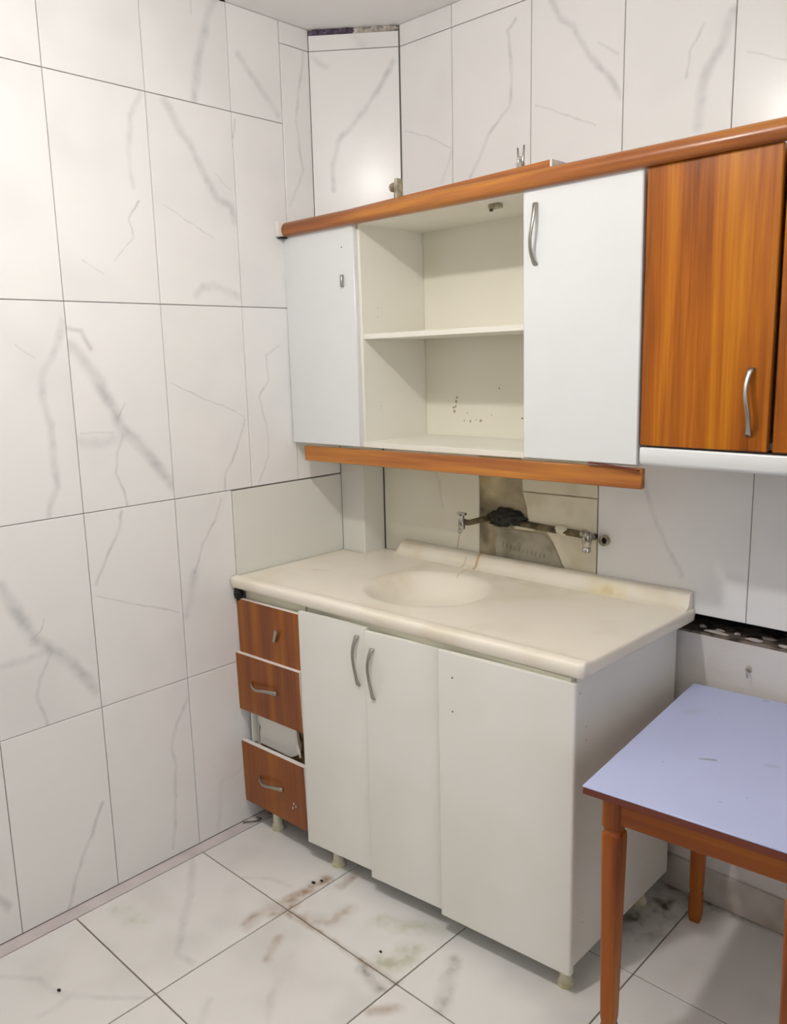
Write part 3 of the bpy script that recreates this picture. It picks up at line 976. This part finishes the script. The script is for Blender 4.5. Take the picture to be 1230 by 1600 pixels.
# rounded nose along the front and right edges, plain drop elsewhere
loop = [(G_[i][0], Vector((0.0, -1.0))) for i in range(len(xs))]
loop[-1] = (G_[-1][0], Vector((0.75, -0.75)))
loop += [(G_[-1][j], Vector((0.6, 0.0))) for j in range(1, ny + 1)]
loop += [(G_[i][ny], Vector((0, 0))) for i in range(len(xs) - 2, -1, -1)]
loop += [(G_[0][j], Vector((0, 0))) for j in range(ny - 1, 0, -1)]
rings = [(0.004, -0.0006), (0.008, -0.003), (0.0108, -0.008), (0.0118, -0.016), (0.0105, -0.029), (0.006, -0.037), (0.0, -0.040), (-0.03, -0.040)]
prev = [v for v, _ in loop]
for o_, dz_ in rings:
    cur = []
    for v, nrm in loop:
        cur.append(bm.verts.new((v.co.x + nrm.x * o_, v.co.y + nrm.y * o_, v.co.z + dz_)))
    for k in range(len(loop)):
        k2 = (k + 1) % len(loop)
        bm.faces.new((prev[k], prev[k2], cur[k2], cur[k]))
    prev = cur
bm_obj('worktop_slab', bm, M_counter, ct, smooth=True)
M_upstand = layered('cream_upstand', lin(244, 238, 222), [
    (STAIN_COL['or'], 0.008, 0.8, 0.3, [(0.592, 0.09), (0.588, 0.05), (0.585, 0.035)]), (STAIN_COL['tn'], 0.007, 0.9, 0.3, [(0.538, 0.07), (0.532, 0.04)]),
    (STAIN_COL['or'], 0.02, 0.6, 0.5, [(1.075, 0.055), (1.09, 0.05)]), (lin(236, 218, 140), 0.05, 0.6, 0.5, [(1.05, 0.05), (1.12, 0.05)])],
    0.28, plane='xz', cloud=(lin(226, 210, 180), 0.5), cloud_scale=6.0)
prof = [(-0.0025, 0.03), (-0.052, 0.03), (-0.050, 0.0405), (-0.038, 0.045), (-0.031, 0.053), (-0.027, 0.066), (-0.025, 0.078), (-0.021, 0.085),
        (-0.014, 0.088), (-0.0025, 0.088)]
n = len(prof)
vs = [(0.200 + 0.030 * (z - 0.03) / 0.058, y, z) for y, z in prof] + [(1.337, y, z) for y, z in prof]
fs = [(k, (k + 1) % n, n + (k + 1) % n, n + k) for k in range(n)] + [tuple(range(n)), tuple(n + k for k in range(n))]
mesh_obj('upstand', vs, fs, M_upstand, ct, smooth=True).data.set_sharp_from_angle(angle=math.radians(50))
lathe('drain', [(0.020, 0.0), (0.022, 0.002), (0.016, 0.003), (0.014, 0.001)], M_chrome, ct, (BC.x, BC.y, ZT - 0.0905), 18)

# ------------------------------------------------------------------ drawer unit
dc = thing('drawer_cabinet', 'narrow drawer unit with three brown wood fronts under the worktop', 'cabinet', (0, 0, 0))
D_ = lambda name, a, mat, bevel=0.001: rbox(name, *a, mat, dc, bevel, 1)
D_('side_panel', (0.026, 0.042, -0.585, -0.115, 0.095, 0.862), M_white_low)
D_('side_panel', (0.329, 0.345, -0.580, -0.02, 0.095, 0.862), M_white_low)
D_('bottom_panel', (0.042, 0.331, -0.580, -0.115, 0.095, 0.111), M_chipboard)
D_('back_panel', (0.124, 0.331, -0.03, -0.022, 0.111, 0.862), M_chipboard)
r_ = D_('top_rail', (0.032, 0.3455, -0.600, -0.584, 0.770, 0.8635), M_rail)


def drawer(z0, z1, yf, x0, x1, dy=0.0, tilt=0.0):
    dr = rbox('drawer', x0, x1, yf + 0.0012, yf + 0.0185, z0, z1, M_edge, dc, 0.0015, 1)
    vn = rbox('front_veneer', x0 + 0.001, x1 - 0.001, yf, yf + 0.0018, z0 + 0.0005, z1 - 0.0015, M_drawer, dr, 0.0004, 1,
              ((x0 + x1) / 2, yf + 0.00985, (z0 + z1) / 2))
    vn['label'] = 'brown wood grain drawer face'
    dr.rotation_euler = (0, tilt, 0)
    return dr


d1 = drawer(0.640, 0.833, -0.622, 0.008, 0.3435, tilt=-0.022)
hs = rbox('handle_stub', -0.0065, 0.0065, -0.006, 0.0, -0.026, 0.026, M_metal, d1, 0.0015, 1)
hs.location = (0.045, -0.019, 0.003)
hs.rotation_euler = (0.15, 0.5, 0)
d2 = drawer(0.437, 0.643, -0.636, 0.005, 0.3435, tilt=-0.03)
handle(d2, (-0.018, -0.0095, 0.005), 0.135, 0.024, True, roll_=0.04)
d3 = drawer(0.088, 0.316, -0.634, 0.006, 0.3435, tilt=-0.028)
handle(d3, (-0.010, -0.0095, 0.0), 0.125, 0.024, True, roll_=0.04)
for k, (x, z) in enumerate(((0.105, -0.035), (0.115, -0.042), (0.098, -0.052))):
    c = lump('paint_chip', (x, -0.0105, z), (0.003, 0.001, 0.005), M_edge, d3, 0.4, k, 1)
# what shows between the lower two fronts
prism('drawer_board', [(0.055, 0.30), (0.055, 0.345), (0.062, 0.36), (0.052, 0.375), (0.05, 0.47), (0.268, 0.47), (0.262, 0.43), (0.256, 0.41), (0.262, 0.385),
                       (0.272, 0.36), (0.268, 0.335), (0.255, 0.318), (0.22, 0.30)], -0.590, -0.582, M_white_low, dc, 'y')
D_('torn_board', (0.042, 0.331, -0.578, -0.570, 0.112, 0.60), M_chipboard, 0.0)
tube('edge_curl', [(0.266, -0.594, 0.395), (0.270, -0.598, 0.372), (0.280, -0.602, 0.350), (0.288, -0.602, 0.325)], [0.003, 0.005, 0.006, 0.004], M_edge, dc, 8)
D_('runner', (0.028, 0.036, -0.606, -0.586, 0.30, 0.47), M_white_low)
D_('runner', (0.332, 0.344, -0.606, -0.582, 0.30, 0.62), M_rail)
LEG = [(0.0225, 0.0), (0.0235, 0.005), (0.0225, 0.011), (0.018, 0.016), (0.0165, 0.026), (0.0165, 0.080), (0.024, 0.086), (0.024, 0.0955)]
lathe('leg', LEG, M_cream_leg, dc, (0.131, -0.590, 0.0))
lathe('leg', LEG, M_cream_leg, dc, (0.285, -0.16, 0.0))

# ------------------------------------------------------------------ sink unit
sc_ = thing('sink_cabinet', 'white base cabinet with three doors under the worktop', 'cabinet', (0.35, 0, 0))
os_ = (0.35, 0, 0)
Sx = lambda name, a, mat, bevel=0.001: rbox(name, *a, mat, sc_, bevel, 1, os_)
Sx('side_panel', (0.3485, 0.3645, -0.578, -0.02, 0.085, 0.862), M_white_low)
M_side = layered('aged_white_side_with_screw_holes', lin(238, 237, 230), [(lin(70, 64, 58), 0.0035, 1.0, 0.0, [(y, z), (y + 0.0005, z)]) for y, z in (
    (-0.258, 0.350),)] + [(lin(130, 124, 116), 0.0032, 0.9, 0.0, [(y, z), (y, z + 0.0008)]) for y, z in (
    (-0.225, 0.252), (-0.225, 0.216), (-0.225, -0.262), (-0.225, -0.292))], 0.34, plane='yz', warp=0.0, cloud=(lin(228, 224, 212), 0.5))
Sx('side_panel', (1.286, 1.302, -0.563, -0.022, 0.068, 0.862), M_side)
Sx('bottom_panel', (0.3645, 1.286, -0.563, -0.022, 0.085, 0.101), M_white_low)
Sx('back_panel', (0.3645, 1.286, -0.030, -0.022, 0.101, 0.70), M_white_low)
rl = rbox('top_rail', -0.47, 0.47, -0.008, 0.008, -0.03, 0.03, M_rail, sc_, 0.001, 1)
rl.location = (0.825 - 0.35, -0.585, 0.833)
rl.rotation_euler = (0, 0, 0.022)


def door(x0, x1, ya, yb, z0, z1, label=None):
    L = math.hypot(x1 - x0, yb - ya)
    bm = bmesh.new()
    bmesh.ops.create_cube(bm, size=1.0)
    for v in bm.verts:
        v.co = Vector((v.co.x * L, v.co.y * 0.0175 + 0.00875, v.co.z * (z1 - z0)))
    vert = [e for e in bm.edges if abs((e.verts[0].co - e.verts[1].co).normalized().z) > 0.9 and e.verts[0].co.y < 0.005]
    bmesh.ops.bevel(bm, geom=vert, offset=0.007, segments=3, profile=0.5, affect='EDGES')
    o = bm_obj('door', bm, M_white_low, sc_, ((x0 + x1) / 2 - 0.35, (ya + yb) / 2, (z0 + z1) / 2), smooth=True)
    o.data.set_sharp_from_angle(angle=math.radians(60))
    o.rotation_euler = (0, 0, math.atan2(yb - ya, x1 - x0))
    if label:
        o['label'] = label
    return o


d1 = door(0.350, 0.626, -0.640, -0.612, 0.066, 0.853)
handle(d1, (0.594 - 0.488, 0.0, 0.745 - 0.4595), 0.155, 0.022)
d2 = door(0.632, 0.901, -0.628, -0.600, 0.058, 0.846)
handle(d2, (0.664 - 0.7665, 0.0, 0.724 - 0.452), 0.155, 0.022)
d3 = door(0.908, 1.312, -0.622, -0.590, 0.062, 0.852, 'wide white door without a handle')
for z in (0.786, 0.690):
    lathe('screw_hole', [(0.0022, 0.0), (0.0022, 0.002)], M_black, d3, (0.956 - 1.11, 0.001, z - 0.457), 8, (math.pi / 2, 0, 0))
for x, y in ((0.447, -0.593), (1.277, -0.553), (0.452, -0.12), (1.262, -0.12)):
    lg = lathe('leg', [(r, z * 0.9) for r, z in LEG], M_cream_leg, sc_, (x - 0.35, y, 0.0))

# ------------------------------------------------------------------ bits beside the drawer unit
pl = lump('foam_plug', (0.018, -0.618, 0.846), (0.014, 0.016, 0.024), M_black, None, 0.4, 2, 3)
tag(pl, 'black crumpled plug in the gap under the left end of the worktop', 'plug')
pp = thing('pipe_stub', 'short grey upright pipe beside the drawer unit foot at the wall', 'pipe', (0.030, -0.54, 0.0))
lathe('pipe', [(0.014, 0.0), (0.014, 0.090)], plain('grey_pipe', lin(150, 146, 136), 0.5, var=lin(96, 92, 84), vscale=20), pp)
lathe('collar', [(0.017, 0.01), (0.017, 0.024)], M_black, pp)
hs_ = tube('black_hose', [(0.068, -0.545, 0.0085), (0.071, -0.543, 0.02), (0.066, -0.54, 0.05), (0.070, -0.53, 0.07), (0.07, -0.50, 0.082)], 0.0085, M_black)
tag(hs_, 'thin black hose hanging behind the left foot of the drawer unit', 'hose')
wr = tube('wire_scrap', [(0.012, -0.655, 0.004), (0.022, -0.645, 0.006), (0.034, -0.625, 0.004), (0.048, -0.610, 0.006), (0.040, -0.595, 0.004), (0.026, -0.605, 0.008)],
          0.0028, plain('grey_wire', lin(120, 118, 112), 0.5, var=lin(60, 58, 54), vscale=60))
tag(wr, 'small twist of grey wire on the floor by the wall', 'wire')

# ------------------------------------------------------------------ taps and pipe on the bare wall patch
tp = thing('water_tap', 'worn chrome tap on a short arm left of the bare wall patch', 'tap', (0.575, 0.0, 1.075))
tube('arm', [(0.052, 0.012, 0.008), (0.043, -0.03, 0.007), (0.012, -0.075, -0.002), (0.0, -0.098, 0.004)], [0.0105, 0.0105, 0.010, 0.011], M_rust, tp, 12)
lathe('body', [(0.010, -0.022), (0.0115, -0.018), (0.012, 0.012), (0.0085, 0.016), (0.0085, 0.026)], M_chrome, tp, (0.0, -0.098, 0.0), 16)
rbox('lever', -0.018, 0.018, -0.006, 0.006, 0.026, 0.036, M_chrome, tp, 0.003, 2).location.y = -0.098
tube('spout', [(0.0, -0.100, -0.015), (0.0, -0.106, -0.024), (-0.003, -0.108, -0.034)], [0.0085, 0.0075, 0.006], M_chrome, tp, 12)
bk = thing('pipe_wrap', 'black melted lump of wrapping on the wall pipe beside the tap', 'pipe wrap', (0.69, -0.005, 1.09))
lump('wrap', (0.012, 0.0, 0.004), (0.064, 0.022, 0.026), M_tar, bk, 0.45, 4, 4, 2.6)
lump('wrap', (-0.040, 0.0, -0.004), (0.036, 0.014, 0.018), plain('sooty_wrap', lin(64, 60, 46), 0.7, var=lin(34, 32, 26), vscale=25, bump=0.6), bk, 0.45, 6, 4, 2.6)
lump('wrap', (-0.03, 0.001, -0.024), (0.038, 0.008, 0.008), M_tar, bk, 0.4, 9, 3, 2.6)
wp = thing('wall_pipe', 'grimy horizontal pipe half sunk in the bare wall patch', 'pipe', (0.74, 0.0, 1.077))
tube('pipe', [(-0.06, -0.002, 0.004), (0.05, -0.003, 0.0), (0.16, -0.004, -0.004), (0.262, -0.006, -0.006)], 0.0115, M_rust, wp, 12)
lump('mortar_dab', (0.165, -0.004, -0.002), (0.030, 0.014, 0.016), M_plaster, wp, 0.4, 3, 3)
lump('mortar_dab', (0.02, -0.001, -0.013), (0.045, 0.008, 0.007), M_plaster, wp, 0.4, 5, 3)
vv = thing('angle_valve', 'worn chrome angle valve at the right end of the wall pipe', 'valve', (1.018, 0.0, 1.068))
tube('inlet', [(0.0, 0.004, 0.002), (0.0, -0.045, 0.002)], 0.011, M_chrome, vv, 12)
lathe('body', [(0.009, -0.040), (0.013, -0.038), (0.013, -0.026), (0.010, -0.022), (0.0145, -0.010), (0.0155, 0.006), (0.012, 0.016)], M_chrome, vv, (0, -0.045, 0.0), 16)
lump('knob', (-0.006, -0.052, 0.020), (0.017, 0.014, 0.012), M_chrome, vv, 0.25, 2, 3)
wo = thing('wall_outlet', 'open brass pipe end in the tile beside the angle valve', 'pipe end', (1.056, 0.0, 1.064))
vs, fs = [], []
n = 20
for ri, yy in ((0.016, 0.004), (0.017, -0.014), (0.011, -0.016), (0.010, 0.003)):
    for k in range(n):
        a = 2 * math.pi * k / n
        vs.append((ri * math.cos(a), yy, ri * math.sin(a)))
for q in range(3):
    for k in range(n):
        k2 = (k + 1) % n
        fs.append((q * n + k, q * n + k2, q * n + n + k2, q * n + n + k))
mesh_obj('ring', vs, fs, M_brass, wo, smooth=True)
lathe('bore', [(0.0105, 0.0), (0.0105, 0.002)], M_black, wo, (0, -0.002, 0), 18, (math.pi / 2, 0, 0))

# ------------------------------------------------------------------ table
TZ = 0.6976
tb = thing('kitchen_table', 'wooden table with a lilac blue laminate top and tapered legs', 'table', (1.3645, -0.0387, 0), (0, 0, math.radians(4.8)))
TLn, TDp = 0.49, 0.706
M_table_top = layered('lilac_laminate', lin(196, 203, 240), [(STAIN_COL[k], w, s, 0.3, p) for k, w, s, p in (
    ('gk', 0.007, 0.8, [(0.168, -0.438), (0.180, -0.430), (0.196, -0.424)]), ('gr', 0.03, 0.22, [(0.06, -0.20), (0.075, -0.17)]),
    ('gk', 0.004, 0.7, [(0.19, -0.018), (0.205, -0.012)]), ('gk', 0.012, 0.25, [(0.30, -0.38), (0.315, -0.375)]), ('gk', 0.003, 0.9, [(0.12, -0.16), (0.121, -0.16)]),
    ('gk', 0.003, 0.8, [(0.30, -0.55), (0.301, -0.55)]), ('gk', 0.003, 0.8, [(0.26, -0.60), (0.262, -0.60)]), ('gk', 0.003, 0.8, [(0.10, -0.50), (0.102, -0.50)]))],
    0.35, cloud=(lin(188, 195, 232), 0.6), origin=(TLn / 2, -TDp / 2), warp=0.006, warp_scale=30)
rbox('table_top', 0.0, TLn, -TDp, 0.0, TZ - 0.004, TZ, M_table_top, tb, 0.0012, 1)
rbox('top_edge_band', 0.001, TLn - 0.001, -TDp + 0.001, -0.001, TZ - 0.020, TZ - 0.004, M_table_edge, tb, 0.001, 1)
AI, AT = 0.036, 0.020
az0, az1 = TZ - 0.088, TZ - 0.020
rbox('apron', AI + 0.03, TLn - AI - 0.03, -TDp + AI, -TDp + AI + AT, az0, az1, M_table_wood, tb, 0.0015, 1)
rbox('apron', AI + 0.03, TLn - AI - 0.03, -AI - AT, -AI, az0, az1, M_table_wood, tb, 0.0015, 1)
for x in (AI, TLn - AI - AT):
    a = rbox('apron', x, x + AT, -TDp + AI + 0.03, -AI - 0.03, az0, az1, M_table_wood, tb, 0.0015, 1)


def table_leg(cx_, cy_):
    h = 0.023
    prof = [(h, az1), (h, az0 - 0.012), (h - 0.004, az0 - 0.018), (h - 0.005, az0 - 0.024), (h - 0.001, az0 - 0.030), (h, az0 - 0.040),
            (h - 0.003, 0.35), (h - 0.006, 0.11), (h - 0.008, 0.095), (h - 0.006, 0.085), (h - 0.006, 0.02), (h - 0.009, 0.0)]
    vs, fs = [], []
    for r, z in prof:
        c = r * 0.25
        for a, b in ((-r, -r + c), (-r + c, -r), (r - c, -r), (r, -r + c), (r, r - c), (r - c, r), (-r + c, r), (-r, r - c)):
            vs.append((a, b, z))
    for i in range(len(prof) - 1):
        for k in range(8):
            k2 = (k + 1) % 8
            fs.append((i * 8 + k, i * 8 + k2, i * 8 + 8 + k2, i * 8 + 8 + k))
    fs += [tuple(range(8)), tuple((len(prof) - 1) * 8 + k for k in range(8))]
    return mesh_obj('leg', vs, fs, M_table_leg, tb, (cx_, cy_, 0))


for x in (AI + 0.018, TLn - AI - 0.018):
    for y in (-AI - 0.018, -TDp + AI + 0.018):
        table_leg(x, y)

# ------------------------------------------------------------------ nail and small crumbs
nl = thing('wall_nail', 'bent nail stuck in the lower wall above the table', 'nail', (1.495, 0.016, 0.752))
tube('shank', [(0, 0.004, 0.004), (0.001, -0.012, 0.002), (0.002, -0.018, -0.006), (0.004, -0.019, -0.016)], [0.0022, 0.0022, 0.002, 0.0016], M_metal, nl, 8)
lump('plaster_crack', (0, 0.002, 0.002), (0.009, 0.003, 0.010), M_chip, nl, 0.5, 4, 2)
for k, (x, y, r, lab) in enumerate(((0.297, -1.463, 0.006, 'small black crumb on the floor at the lower left'),
                                    (0.833, -0.793, 0.005, 'small black crumb on the stained floor tile before the middle door'),
                                    (0.460, -0.714, 0.007, 'dark crumb on the brown floor stain, left of its neighbour'),
                                    (0.472, -0.690, 0.006, 'dark crumb on the brown floor stain, nearer the cabinet foot'))):
    c = lump('floor_crumb', (x, y, r * 0.4), (r, r * 0.7, r * 0.45), M_black, None, 0.4, k, 2)
    tag(c, lab, 'crumb', 'crumbs on the floor')
bpy.context.view_layer.update()
